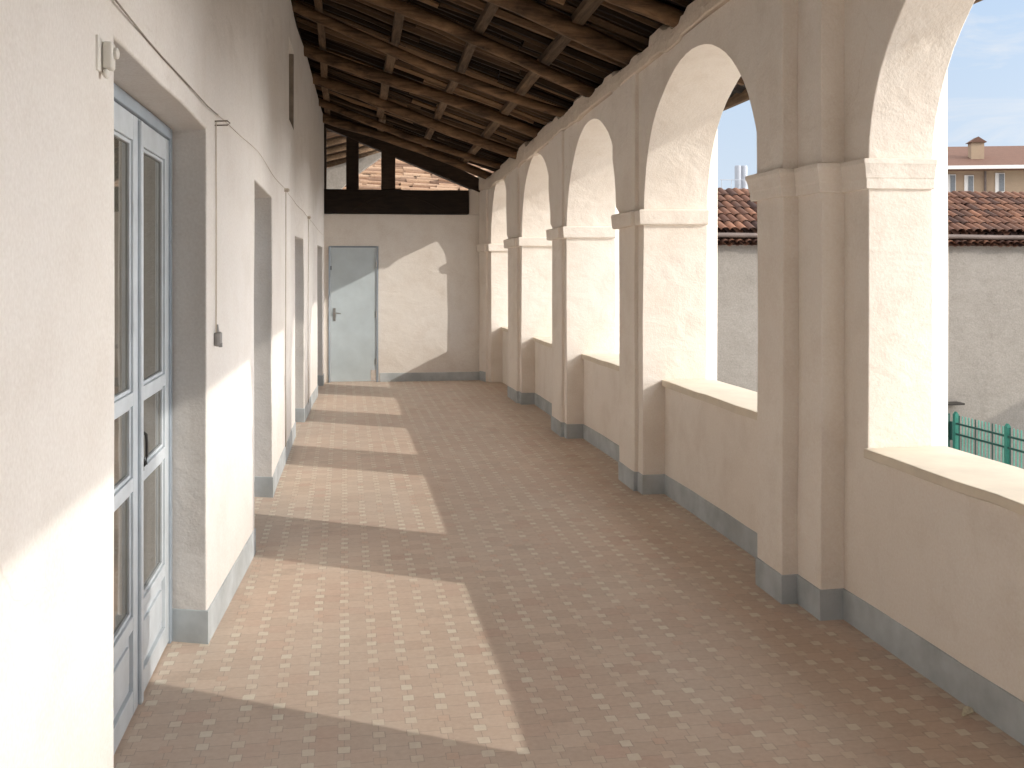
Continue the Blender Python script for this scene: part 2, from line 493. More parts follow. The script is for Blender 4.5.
def pilaster(x0, x1, y0, y1, ynear, yfar, cut=None):
    """strip from floor to ledge; above the impost it may be wider and trimmed by the arch behind (cut = far opening)"""
    mb = MB(bend_r)
    n = max(2, round((y1 - y0) / .12))
    ys = [y0 + (y1 - y0) * i / n for i in range(n + 1)]
    for p, q in zip(ys, ys[1:]):
        lp = [0, .4, .8, 1.3, 2.08, 2.6, z_ledge(p)]; lq = [0, .4, .8, 1.3, 2.08, 2.6, z_ledge(q)]
        for k in range(6):
            for x in (x0, x1):
                mb.face([(x, p, lp[k]), (x, q, lq[k]), (x, q, lq[k+1]), (x, p, lp[k+1])])
        mb.face([(x0, p, 0), (x1, p, 0), (x1, q, 0), (x0, q, 0)])
        mb.face([(x0, p, lp[-1]), (x1, p, lp[-1]), (x1, q, lq[-1]), (x0, q, lq[-1])])
    for yy in (y0, y1):
        l = [0, .4, .8, 1.3, 2.08, 2.6, z_ledge(yy)]
        for k in range(6):
            mb.face([(x0, yy, l[k]), (x1, yy, l[k]), (x1, yy, l[k+1]), (x0, yy, l[k+1])])
    return mb.build('pilaster', M['plaster'], arc, bevel=.007)
pilaster(XP, 2.30, 4.915, 5.245, 0, 0)
pilaster(2.215, 2.40, 4.655, 4.92, 0, 0)
pilaster(XP, 2.30, 1.7, 2.1, 0, 0)
pilaster(XP, 2.30, 7.60, 8.045, 0, 0)
pilaster(XP, 2.30, 10.175, 10.655, 0, 0)
pilaster(XP, 2.30, 12.85, 13.53, 0, 0)
pilaster(XP, 2.30, 15.36, 15.64, 0, 0)
# wider upper strip that dies into the next arch
for (y0, y1, sp_y) in ((7.602, 8.26, 8.13), (10.177, 10.86, 10.75), (12.852, 13.68, 13.62)):
    op = [o for o in P_OPEN_B if abs(o[0] - sp_y) < .01][0]
    c, hw, r = (op[0]+op[1])/2, (op[1]-op[0])/2, op[3]
    mb = MB(bend_r)
    ys = [sp_y + .003 + (y1 - sp_y - .003) * i / 8 for i in range(9)]
    def low(y): return 2.10 + r * math.sqrt(max(0, 1 - ((y - c) / hw) ** 2)) + .002
    prev = [(8.04 if sp_y < 9 else sp_y - .095, 2.13)] if False else []
    for p, q in zip(ys, ys[1:]):
        x0, x1 = XP + .001, XB_ + .05
        for x in (x0, x1):
            mb.face([(x, p, low(p)), (x, q, low(q)), (x, q, z_ledge(q)), (x, p, z_ledge(p))])
        mb.face([(x0, p, low(p)), (x1, p, low(p)), (x1, q, low(q)), (x0, q, low(q))])
        mb.face([(x0, p, z_ledge(p)), (x1, p, z_ledge(p)), (x1, q, z_ledge(q)), (x0, q, z_ledge(q))])
    # piece between shaft and arch springing
    shaft_far = {8.13: 8.045, 10.75: 10.655, 13.62: 13.53}[sp_y]
    p, q = shaft_far - .02, sp_y + .003
    for x in (x0, x1):
        mb.face([(x, p, 2.12), (x, q, low(q)), (x, q, z_ledge(q)), (x, p, z_ledge(p))])
    mb.face([(x0, p, 2.12), (x1, p, 2.12), (x1, q, low(q)), (x0, q, low(q))])
    mb.face([(x0, p, z_ledge(p)), (x1, p, z_ledge(p)), (x1, q, z_ledge(q)), (x0, q, z_ledge(q))])
    for yy, zl in ((p, 2.12), (ys[-1], low(ys[-1]))):
        mb.face([(x0, yy, zl), (x1, yy, zl), (x1, yy, z_ledge(yy)), (x0, yy, z_ledge(yy))])
    mb.build('pilaster', M['plaster'], arc, bevel=.006)

# outer pilasters with a splayed flank
for (a, b) in ((4.43, 5.27), (1.45, 2.25), (7.47, 8.13), (10.06, 10.75), (12.70, 13.62), (15.24, 15.66)):
    mb = MB(bend_r)
    poly = [(XO - .05, a + .03), (XO + .003, a + .012), (XO + .105, a + .05), (XO + .105, b - .05), (XO + .003, b - .012), (XO - .05, b - .03)]
    lv = [-.3, .8, 1.6, 2.4, 3.05]
    for z0, z1 in zip(lv, lv[1:]):
        for i in range(len(poly)):
            p, q = poly[i], poly[(i+1) % len(poly)]
            mb.face([(*p, z0), (*q, z0), (*q, z1), (*p, z1)])
    mb.face([(*p, lv[0]) for p in poly]); mb.face([(*p, lv[-1]) for p in poly])
    mb.build('outer_pilaster', M['plaster'], arc, bevel=.008)

# imposts
prof_rich = [(-.02, 2.015), (.018, 2.017), (.020, 2.062), (.024, 2.066), (.026, 2.085), (.030, 2.108), (.035, 2.124), (.038, 2.128), (.038, 2.150), (-.02, 2.160)]
prof_flat = [(-.02, 2.0), (.036, 2.003), (.042, 2.02), (.045, 2.088), (.048, 2.105), (.04, 2.116), (-.02, 2.122)]
plans = [
    ([(2.65, 4.43), (2.33, 4.43), (2.33, 4.655), (2.215, 4.655), (2.215, 4.915), (2.135, 4.915), (2.135, 5.27), (2.65, 5.27)], prof_rich),
    ([(2.65, 1.45), (2.33, 1.45), (2.33, 1.7), (2.135, 1.7), (2.135, 2.1), (2.33, 2.1), (2.33, 2.25), (2.65, 2.25)], prof_rich),
    ([(2.65, 7.47), (2.165, 7.47), (2.165, 7.60), (2.135, 7.60), (2.135, 8.10), (2.165, 8.13), (2.65, 8.13)], prof_flat),
    ([(2.65, 10.06), (2.165, 10.06), (2.165, 10.175), (2.135, 10.175), (2.135, 10.72), (2.165, 10.75), (2.65, 10.75)], prof_flat),
    ([(2.65, 12.70), (2.165, 12.70), (2.165, 12.85), (2.135, 12.85), (2.135, 13.59), (2.165, 13.62), (2.65, 13.62)], prof_flat),
    ([(2.65, 15.24), (2.165, 15.24), (2.165, 15.36), (2.135, 15.36), (2.135, 15.60)], prof_flat)]
for plan, prof in plans:
    mb = MB(bend_r); mb.sweep(plan, prof, .25)
    mb.build('impost', M['plaster'], arc, bevel=.005)

# parapets with stone sills
for (a, b) in [(o[0], o[1]) for o in P_OPEN_A + P_OPEN_B]:
    n = round((b - a) / .25)
    mb = MB(bend_r); mb.box(XA + (.03 if b < 5 else 0), XO - .004, a, b, 0, .795 if b > 5 else .79, ny=n, nz=3)
    par = mb.build('parapet', M['plaster'], arc)
    for p in par.data.polygons: p.use_smooth = False
    mb = MB(bend_r)
    inn = XA - .022
    e0, e1 = (.0, .0)
    mb.box(inn, XO + .055, a + .002, b - .002, .797 if b > 5 else .803, .845, ny=n)
    s = mb.build('sill', M['sill'], par, bevel=.005)

# ears of the near sill that run onto the pier face
# skirting
SK = [(-.01, -.01), (.0065, -.01), (.0065, .143), (.003, .147), (-.01, .148)]
walks = [
    [(XA, YN + .1), (XA, 1.7), (XP, 1.7), (XP, 2.1), (XA, 2.1), (XA, 4.655), (2.215, 4.655), (2.215, 4.915), (XP, 4.915), (XP, 5.245), (XB_, 5.245), (XB_, 5.27), (XA, 5.27), (XA, 5.9)],
    [(XA, 5.9), (XA, 7.47), (XB_, 7.47), (XB_, 7.60), (XP, 7.60), (XP, 8.045), (XB_, 8.045), (XB_, 8.13), (XA, 8.13), (XA, 8.6)],
    [(XA, 8.6), (XA, 10.06), (XB_, 10.06), (XB_, 10.175), (XP, 10.175), (XP, 10.655), (XB_, 10.655), (XB_, 10.75), (XA, 10.75), (XA, 11.3)],
    [(XA, 11.3), (XA, 12.70), (XB_, 12.70), (XB_, 12.85), (XP, 12.85), (XP, 13.53), (XB_, 13.53), (XB_, 13.60)],
    [(XP, 15.37), (XP, 15.60)]]
for w in walks:
    mb = MB(bend_r); mb.sweep(w, SK, .3)
    mb.build('skirting', M['skirt'], arc, bevel=.0025, seg=1)

raf_y_head = [-5.6, -4.3, -3.0, -1.75, -.5, .75, 2.0, 3.2, 4.35, 5.5, 6.62, 7.85, 9.02, 10.25, 11.6, 13.05, 14.3, 15.35]
# lumpy plaster packed between wall and rafters
mb = MB()
nY = 520
rows = []
rr = random.Random(12)
steps = []; y = YN
while y < 16: 
    L = rr.uniform(.14, .55); steps.append((y, y + L, rr.uniform(-.022, .022), rr.uniform(-.04, .03), rr.uniform(-.015, .015))); y += L
def stepped(y):
    for i, st in enumerate(steps):
        if st[0] <= y < st[1]:
            t = min(1, (y - st[0]) / .05); p = steps[i-1] if i else st
            return [p[k] * (1 - t) + st[k] * t for k in (2, 3, 4)]
    return [0, 0, 0]
for i in range(nY + 1):
    y = YN + (15.66 - YN) * i / nY
    n1 = noise.noise(Vector((y * 2.1, 3, 1))); n2 = noise.noise(Vector((y * 9.3, 1, 7))); n3 = noise.noise(Vector((y * 1.2, 8, 2)))
    n4 = noise.noise(Vector((y * 21., 2, 2)))
    sx, sz, sl_ = stepped(y)
    near_raf = min(abs(y - q) for q in raf_y_head)
    dx = interp(DR_T, y)
    zt = z_top(y) + .025 * n1 + .014 * n2 - .035 + sz + (.02 if near_raf > .16 else -.01)
    zl = z_ledge(y) - .008 * max(0, y - 5) - .006 + .016 * n3 + .006 * n2 + sl_
    xo = XP - .006 + dx + .014 * n1 + .007 * n2 + .004 * n4 + sx
    prof = [(XA + dx, zl + .02), (xo + .010, zl), (xo, zl + .008), (xo - .004 + .006 * n2, zl * .6 + zt * .4), (xo + .004 + .006 * n4, zl * .15 + zt * .85), (xo + .03, zt - .004), (xo + .09, zt + .006), (2.62 + dx, zt - .06), (2.62 + dx, zl)]
    rows.append([mb.v((px, y + .006 * n4, pz)) for px, pz in prof])
for a, b in zip(rows, rows[1:]):
    for k in range(len(a)):
        mb.bm.faces.new((a[k], b[k], b[(k+1) % len(a)], a[(k+1) % len(a)]))
mb.bm.faces.new(rows[0]); mb.bm.faces.new(rows[-1][::-1])
mb.build('wall_head', M['rough_plaster'], arc)

# ------------------------------------------------------------------ house wall on the left
house = empty('house_wall', 'long white plastered house wall with deep glazed doorways on the left of the loggia', 'wall', (-.6, 5, 0))
OPN = [(2.95, 4.79, 0, 2.275), (6.28, 7.80, 0, 2.175), (10.62, 11.60, 0, 1.985), (14.0, 15.2, 0, 1.975), (9.7, 10.50, 3.02, 3.76), (-1.5, .1, 0, 2.25)]
def breaks(vals, a, b, step):
    vs = sorted(set([a, b] + [v for v in vals if a < v < b]))
    out = []
    for p, q in zip(vs, vs[1:]):
        n = max(1, round((q - p) / step))
        out += [p + (q - p) * i / n for i in range(n)]
    return out + [b]
ZH = 4.9
Ys = breaks([v for o in OPN for v in o[:2]] + [t[0] for t in XL_T], YN, 15.68, .35)
Zs = breaks([v for o in OPN for v in o[2:]], 0, ZH, .5)
TH = .34
def is_solid(i, k):
    if i < 0 or k < 0 or i >= len(Ys) - 1 or k >= len(Zs) - 1: return False
    y, z = (Ys[i] + Ys[i+1]) / 2, (Zs[k] + Zs[k+1]) / 2
    return not any(o[0] < y < o[1] and o[2] < z < o[3] for o in OPN)
mb = MB(bend_l)
for i in range(len(Ys) - 1):
    for k in range(len(Zs) - 1):
        if not is_solid(i, k): continue
        y0, y1, z0, z1 = Ys[i], Ys[i+1], Zs[k], Zs[k+1]
        for x in (0, -TH):
            mb.face([(x, y0, z0), (x, y1, z0), (x, y1, z1), (x, y0, z1)])
        if not is_solid(i-1, k): mb.face([(0, y0, z0), (-TH, y0, z0), (-TH, y0, z1), (0, y0, z1)])
        if not is_solid(i+1, k): mb.face([(0, y1, z0), (-TH, y1, z0), (-TH, y1, z1), (0, y1, z1)])
        if not is_solid(i, k-1): mb.face([(0, y0, z0), (-TH, y0, z0), (-TH, y1, z0), (0, y1, z0)])
        if not is_solid(i, k+1): mb.face([(0, y0, z1), (-TH, y0, z1), (-TH, y1, z1), (0, y1, z1)])
mb.build('plaster_face', M['plaster_left'], house, bevel=.012)
# back of the small high niche
mb = MB(bend_l); mb.box(-.26, -.16, 9.66, 10.54, 2.98, 3.80)
mb.build('niche_back', M['plaster_end'], house)
mb = MB(bend_l); mb.box(-.155, -.004, 10.462, 10.497, 3.022, 3.757); mb.build('niche_shade_strip', M['cable'], house)  # dark strip stands in for shade on the niche's far reveal
# skirting runs, returning into each doorway
runs = [(YN + .1, -1.5), (.1, 2.95), (4.79, 6.28), (7.80, 10.62), (11.60, 14.0), (15.2, 15.55)]
for (a, b) in runs:
    plan = [(-.17, b), (0, b), (0, a), (-.17, a + .065)]
    if b > 15.5: plan = [(0, b), (0, a), (-.17, a + .065)]
    mb = MB(bend_l); mb.sweep(plan, SK, .35)
    mb.build('skirting', M['skirt'], house, bevel=.0025, seg=1)

def glazed_door(y0, y1, ztop, leaves, depth=.16, handle=False):
    """double glazed door standing in its recess; leaves = list of (ya, yb)"""
    ym = (y0 + y1) / 2
    base = XL(y1) - depth
    fn = lambda p: Vector((p[0] + base, p[1], p[2]))
    mb = MB(fn)
    fw = .042
    mb.box(-.05, .012, y1 - fw, y1 - .002, 0, ztop - .002)
    mb.box(-.05, .012, y0 + .002, y0 + fw, 0, ztop - .002)
    mb.box(-.05, .014, y0 + fw, y1 - fw, ztop - .05, ztop - .002)
    if leaves[0][0] - y0 > .1:      # blind side panel
        mb.box(-.05, .006, y0 + fw, leaves[0][0] - .003, 0, ztop - .052)
    d = mb.build('glazed_door', M['frame_dark'], house, bevel=.004)
    for li, (a, b) in enumerate(leaves):
        mb = MB(fn)
        st = .085
        x0, x1 = -.042, .002
        zt = ztop - .053
        rails = [(.012, .10), (.325, .375), (.835, .885), (1.15, 1.20), (zt - .095, zt)]
        mb.box(x0, x1, a, a + st, .012, zt)
        mb.box(x0, x1, b - st, b, .012, zt)
        for r0, r1 in rails: mb.box(x0, x1 - .001, a + st, b - st, r0, r1)
        # fielded bottom panel
        mb.box(x0 + .008, x1 - .016, a + st, b - st, .10, .325)
        mb.box(x0 + .01, x1 - .006, a + st + .045, b - st - .045, .145, .28)
        # glazing beads
        for z0, z1 in ((.375, .835), (.885, 1.15), (1.20, zt - .095)):
            for (p, q) in ((a + st, a + st + .014), (b - st - .014, b - st)):
                mb.box(x0 + .012, x1 - .010, p, q, z0, z1)
            for (p, q) in ((z0, z0 + .014), (z1 - .014, z1)):
                mb.box(x0 + .012, x1 - .0105, a + st + .014, b - st - .014, p, q)
        # cover strip on the meeting stile
        if li == len(leaves) - 1: mb.box(x1 + .001, x1 + .014, a - .018, a + .022, .015, zt - .01)
        leaf = mb.build('door_leaf', M['frame'], d, bevel=.003)
        mb = MB(fn)
        for z0, z1 in ((.377, .833), (.887, 1.148), (1.202, zt - .097)):
            mb.box(x0 + .018, x0 + .023, a + st + .001, b - st - .001, z0, z1)
        mb.build('glass', M['glass'], d)
    if handle:
        a = leaves[-1][0]
        mb = MB(fn)
        mb.box(.004, .010, a + .034, a + .066, .88, 1.06)
        mb.tube([(.008, a + .05, 1.03), (.020, a + .05, 1.02), (.022, a + .05, .99), (.022, a + .05, .94), (.018, a + .05, .91), (.008, a + .05, .90)], .006, 8)
        mb.tube([(.008, a + .05, .92), (.014, a + .05, .92)], .009, 8)
        mb.build('door_handle', M['iron'], d, bevel=.002)
glazed_door(2.95, 4.856, 2.275, [(3.44, 4.12), (4.135, 4.814)], .172, True)
glazed_door(6.28, 7.884, 2.175, [(6.33, 7.03), (7.045, 7.755)], .22, True)
glazed_door(10.62, 11.684, 1.985, [(10.67, 11.10), (11.11, 11.555)], .22)
glazed_door(14.0, 15.284, 1.975, [(14.05, 14.59), (14.60, 15.155)], .22)
glazed_door(-1.5, .1, 2.25, [(-1.45, -.71), (-.7, .055)], .2)

# ------------------------------------------------------------------ end wall with the blue door
endw = empty('end_wall', 'plastered end wall with a pale blue door below the dark timber frame', 'wall', (.8, 15.7, 0))
mb = MB(lambda p: wobble(p, .004))
EX = breaks([-.24, .485], -.7, 2.75, .35); EZ = breaks([2.0, 2.47], 0, 2.475, .5)
def esol(i, k):
    if i < 0 or k < 0 or i >= len(EX)-1 or k >= len(EZ)-1: return False
    x, z = (EX[i]+EX[i+1])/2, (EZ[k]+EZ[k+1])/2
    return not (-.24 < x < .485 and z < 2.0)
YW, YT = 15.62, 15.92
for i in range(len(EX)-1):
    for k in range(len(EZ)-1):
        if not esol(i, k): continue
        x0, x1, z0, z1 = EX[i], EX[i+1], EZ[k], EZ[k+1]
        for y in (YW, YT): mb.face([(x0, y, z0), (x1, y, z0), (x1, y, z1), (x0, y, z1)])
        if not esol(i-1, k): mb.face([(x0, YW, z0), (x0, YT, z0), (x0, YT, z1), (x0, YW, z1)])
        if not esol(i+1, k): mb.face([(x1, YW, z0), (x1, YT, z0), (x1, YT, z1), (x1, YW, z1)])
        if not esol(i, k-1): mb.face([(x0, YW, z0), (x1, YW, z0), (x1, YT, z0), (x0, YT, z0)])
        if not esol(i, k+1): mb.face([(x0, YW, z1), (x1, YW, z1), (x1, YT, z1), (x0, YT, z1)])
mb.build('plaster_face', M['plaster_end'], endw, bevel=.008)
mb = MB(lambda p: wobble(p, .004)); mb.box(1.835, 2.3, 15.625, 15.9, 2.477, 2.86, nx=2)
mb.build('plaster_stub', M['plaster_end'], endw, bevel=.01)
mb = MB(lambda p: wobble(p, .004)); mb.sweep([(2.0, YW), (.507, YW)], [(-.01, -.01), (.007, -.01), (.007, .125), (.004, .128), (-.01, .129)], .3)
mb.build('skirting', M['skirt'], endw, bevel=.002, seg=1)
mb = MB()
for x0, x1 in ((-.238, -.212), (.458, .484)): mb.box(x0, x1, 15.600, 15.70, 0, 1.998)
mb.box(-.212, .458, 15.600, 15.70, 1.975, 1.998)
mb.build('door_frame', M['frame_dark'], endw, bevel=.003)
mb = MB(); mb.box(-.209, .455, 15.613, 15.65, .012, 1.972)
dr = mb.build('door', M['bluedoor'], endw, bevel=.004)
mb = MB(); mb.box(.375, .452, 15.609, 15.616, .02, .175); mb.build('bare_patch', M['bare'], dr)
mb = MB()
mb.box(-.170, -.135, 15.606, 15.614, .90, 1.09)
mb.tube([(-.152, 15.612, 1.02), (-.152, 15.575, 1.02), (-.145, 15.57, 1.02), (-.06, 15.57, 1.012)], .008, 8)
mb.tube([(-.152, 15.612, .94), (-.152, 15.602, .94)], .010, 8)
mb.build('door_handle', M['steel'], dr, bevel=.002)
for z in (.3, 1.0, 1.72):
    mb = MB(); mb.tube([(.457, 15.603, z - .045), (.457, 15.603, z + .045)], .009, 8); mb.build('hinge', M['steel'], dr)
for z in (1.68,):
    mb = MB(); mb.box(-.216, -.196, 15.601, 15.612, z - .03, z + .03); mb.build('hinge', M['iron'], dr)

# ------------------------------------------------------------------ timber roof
def ZRf(y): return 2.975 + .0345 * (15.6 - y)
def zb(x, y):
    t = (x + .5) / 2.6
    return ZLf(y) * (1 - t) + ZRf(y) * t
def eave_x(y): return 3.50 - .034 * y
YR1 = 15.66
roof = empty('timber_ceiling', 'dark rustic timber roof of round rafters, battens and split laths over the loggia', 'roof', (1, 5, 3.5))
raf_y = [-5.6, -4.3, -3.0, -1.75, -.5, .75, 2.0, 3.2, 4.35, 5.5, 6.62, 7.85, 9.02, 10.25, 11.6, 13.05, 14.3, 15.35]
for i, yr in enumerate(raf_y):
    rr = random.Random(i * 13 + 5)
    ph, skew = rr.uniform(0, 6), rr.uniform(-.06, .06)
    r0 = rr.uniform(.050, .076)
    pts, rad = [], []
    n = 16
    for k in range(n + 1):
        x = -.72 + (2.86 + .72) * k / n
        t = k / n
        y = yr + skew * (t - .5) * 2 + .05 * math.sin(t * 5 + ph) + .018 * noise.noise(Vector((x * 2, yr, 3)))
        z = zb(x, yr) + r0 + .030 * math.sin(t * 6.3 + ph * 1.7) + .014 * noise.noise(Vector((x * 3, yr, 9)))
        pts.append((x, y, z)); rad.append(r0 * (1.06 - .14 * t + .07 * noise.noise(Vector((x * 4, yr * 3, 1)))))
    mb = MB(); mb.tube(pts, rad, 10)
    mb.build('rafter', M['rafter'], roof, smooth=True)
RB = .142
for j, bx in enumerate((-.24, .48, 1.16, 1.76, 2.45)):
    rr = random.Random(50 + j)
    mb = MB()
    n = 44
    y0, y1 = YN, 15.5
    # several lengths butted end to end
    y = y0
    while y < y1:
        L = min(rr.uniform(3., 4.6), y1 - y)
        dx = rr.uniform(-.03, .03); w = rr.uniform(.034, .046)
        ring = []
        m = 8
        for k in range(m + 1):
            yy = y + (L - .01) * k / m
            xx = bx + dx + .02 * noise.noise(Vector((yy * .8, bx, j)))
            zz = zb(xx, yy) + RB + .006 * noise.noise(Vector((yy * 2, bx, 3)))
            ring.append([mb.v((xx - w, yy, zz)), mb.v((xx + w, yy, zz - .02)), mb.v((xx + w, yy, zz + .045)), mb.v((xx - w, yy, zz + .06))])
        for a, b in zip(ring, ring[1:]):
            for k in range(4): mb.bm.faces.new((a[k], b[k], b[(k+1) % 4], a[(k+1) % 4]))
        mb.bm.faces.new(ring[0]); mb.bm.faces.new(ring[-1][::-1])
        y += L
    mb.build('batten', M['batten'], roof, bevel=.006, merge=False)
mb = MB(); ring = []
for i in range(50):
    y = YN + (15.6 - YN) * i / 49
    zt = zb(XL(y), y) + RB + .06; z0 = ZLf(y) - .1; x = XL(y)
    ring.append([mb.v((x - .30, y, z0)), mb.v((x - .035, y, z0)), mb.v((x - .035, y, zt)), mb.v((x - .30, y, zt + .1))])
for a, b in zip(ring, ring[1:]):
    for k in range(4): mb.bm.faces.new((a[k], b[k], b[(k+1) % 4], a[(k+1) % 4]))
mb.bm.faces.new(ring[0]); mb.bm.faces.new(ring[-1][::-1])
mb.build('wall_plate', M['darkwood'], roof)
# split laths
mb = MB(); rr = random.Random(3)
y = YN
while y < YR1:
    w = rr.uniform(.018, .046)
    x = -.70
    ex = eave_x(y) - .17
    while x < ex - .1:
        L = min(rr.uniform(1.0, 2.4), ex - x)
        sk = rr.uniform(-.05, .05); dz = rr.uniform(-.020, .030)
        yo = y + rr.uniform(-.014, .014)
        pts, rad = [], []
        m = 6
        for k in range(m + 1):
            xx = x + (L - .012) * k / m
            yy = yo + sk * (k / m - .5) + .018 * noise.noise(Vector((xx * 2.4, y * 7, 2)))
            zz = zb(xx, yy) + RB + .085 + dz + .016 * noise.noise(Vector((xx * 2.1, y * 9, 5)))
            pts.append((xx, yy, zz)); rad.append(w * (1. + .35 * noise.noise(Vector((xx * 4, y * 5, 8)))))
        mb.tube(pts, rad, 6)
        x += L
    y += w * 2 + rr.uniform(.015, .080)
mb.build('split_laths', M['stick'], roof, merge=False)
# dark wall plate closing the gap over the arcade
mb = MB(); ring = []
for i in range(40):
    y = YN + (15.6 - YN) * i / 39
    zt = zb(2.45, y) + RB + .05
    z0 = z_top(y) - .12
    ring.append([mb.v((2.30, y, z0)), mb.v((2.58, y, z0)), mb.v((2.58, y, zt)), mb.v((2.30, y, zt + .05))])
for a, b in zip(ring, ring[1:]):
    for k in range(4): mb.bm.faces.new((a[k], b[k], b[(k+1) % 4], a[(k+1) % 4]))
mb.bm.faces.new(ring[0]); mb.bm.faces.new(ring[-1][::-1])
mb.build('wall_plate', M['darkwood'], roof)
# clay tile covering: wavy sheet with thickness
mb = MB()
ny = 430
rows = []
for i in range(ny + 1):
    y = YN - .05 + (YR1 + .1 - YN) * i / ny
    wv = .024 * math.sin(2 * math.pi * y / .21)
    ex = eave_x(y)
    row = []
    for k in range(7):
        x = -.85 + (ex + .85) * k / 6
        row.append((x, y, zb(x, y) + RB + .125 + wv * .5))
    rows.append(row)
VB = [[mb.v(p) for p in r] for r in rows]
VT = [[mb.v((p[0], p[1], p[2] + .03)) for p in r] for r in rows]
for i in range(ny):
    for k in range(6):
        mb.bm.faces.new((VB[i][k], VB[i][k+1], VB[i+1][k+1], VB[i+1][k]))
        mb.bm.faces.new((VT[i][k], VT[i+1][k], VT[i+1][k+1], VT[i][k+1]))
    for k in (0, 6):
        mb.bm.faces.new((VB[i][k], VB[i+1][k], VT[i+1][k], VT[i][k]))
for i in (0, ny):
    for k in range(6): mb.bm.faces.new((VB[i][k], VB[i][k+1], VT[i][k+1], VT[i][k]))
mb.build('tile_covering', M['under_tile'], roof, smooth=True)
# eave board under the tile edge
mb = MB()
ring = []
for i in range(60):
    y = YN + (YR1 - YN) * i / 59
    ex = eave_x(y)
    zz = 1.43 + .5 * (ex - .02) + .004 * noise.noise(Vector((y * 2, 1, 1)))
    zz -= .012
    ring.append([mb.v((ex - .045, y, zz)), mb.v((ex - .015, y, zz - .004)), mb.v((ex - .015, y, zz + .16)), mb.v((ex - .045, y, zz + .17))])
for a, b in zip(ring, ring[1:]):
    for k in range(4): mb.bm.faces.new((a[k], b[k], b[(k+1) % 4], a[(k+1) % 4]))
mb.bm.faces.new(ring[0]); mb.bm.faces.new(ring[-1][::-1])
mb.build('eave_board', M['batten'], roof)

# ------------------------------------------------------------------ open timber frame on the end wall
frm = empty('timber_truss', 'black timber frame with posts and a sloping beam on top of the end wall', 'timber frame', (.8, 15.7, 2.5))
fw = lambda p: wobble(p, .008, 2.)
mb = MB(fw); mb.box(-.37, 1.83, 15.57, 15.78, 2.478, 2.835, nx=8)
tb = mb.build('tie_beam', M['darkwood'], frm, bevel=.012)
for x0, x1, zt in ((-.36, -.272, 3.75), (.015, .20, 3.60), (.53, .735, 3.40)):
    mb = MB(fw); mb.box(x0, x1, 15.60, 15.76, 2.84, zt, nz=3)
    mb.build('post', M['darkwood'], frm, bevel=.01)
mb = MB(fw)
sl = lambda x: 3.535 - .405 * (x - .2)
mb.prism([(-.37, sl(-.37)), (2.0, sl(2.0)), (2.0, sl(2.0) + .20), (-.37, sl(-.37) + .42)], 'y', 15.585, 15.79)
mb.build('sloping_beam', M['darkwood'], frm, bevel=.01)
for (x0, x1, z0, z1) in ((.12, .62, 2.53, 2.74), (.86, 1.45, 2.53, 2.74)):   # carved relief arcs on the beam
    mb = MB(fw)
    pts = []
    for k in range(9):
        t = k / 8
        pts.append((x0 + (x1 - x0) * t, 15.566, z0 + (z1 - z0) * (math.sin(math.pi * .5 * t) if x0 < .5 else math.cos(math.pi * .5 * t))))
    mb.tube(pts, .012, 6); mb.build('brace', M['darkwood'], frm)

# ------------------------------------------------------------------ wiring and small fittings on the left wall
def wall_pt(y, z, off=.01): return (XL(y) + off, y, z)
cab = []
for k in range(60):
    y = -1. + (15.1 + 1.) * k / 59
    z = 2.365 - (.0 if y < 5 else .008 * (y - 5)) - (.028 * max(0, y - 10)) + .003 * math.sin(y * 1.3) + .0015 * math.sin(y * 5.1)
    cab.append(wall_pt(y, z, .008 + .004 * math.sin(y * 3)))
mb = MB(); mb.tube([p for p in cab if p[1] < 5.1], .0028, 6)
tag(mb.build('electric_cable', M['cable'], smooth=True), 'thin brown cable strung level along the wall above the nearest doorway', 'cable', kind='thing')
mb = MB(); mb.tube([p for p in cab if p[1] > 4.8], .002, 6)
tag(mb.build('electric_cable', M['cable_pale'], smooth=True), 'thin pale cable strung along the wall above the three farther doorways', 'cable', kind='thing')
def cz(y): return 2.365 - (.0 if y < 5 else .008 * (y - 5)) - (.028 * max(0, y - 10))
# hanging pull switch by the first doorway
sw = empty('pull_switch', 'grey hanging switch on a cord from a small wall bracket beside the nearest doorway', 'switch', wall_pt(4.99, 1.32))
mb = MB(); x0 = XL(4.99)
mb.tube([(x0 - .005, 4.99, 2.335), (x0 + .055, 4.99, 2.338), (x0 + .067, 4.99, 2.328), (x0 + .055, 4.99, 2.318), (x0 - .005, 4.99, 2.316)], .0038, 6)
mb.build('bracket', M['cable'], sw, smooth=True)
mb = MB(); mb.tube([(x0 + .006, 4.978, 2.33), (x0 + .007, 4.978, 1.9), (x0 + .006, 4.979, 1.36)], .0035, 6)
mb.build('cord', M['cable_pale'], sw, smooth=True)
mb = MB(); mb.tube([(x0 + .012, 4.985, 1.365), (x0 + .013, 4.985, 1.36), (x0 + .013, 4.985, 1.305), (x0 + .012, 4.985, 1.298)], [.012, .020, .020, .012], 10)
mb.tube([(x0 + .012, 4.985, 1.40), (x0 + .012, 4.985, 1.362)], [.004, .009], 8)
mb.box(x0 + .018, x0 + .034, 4.97, 4.99, 1.295, 1.315)
mb.build('switch_body', M['grey_plastic'], sw, bevel=.002)
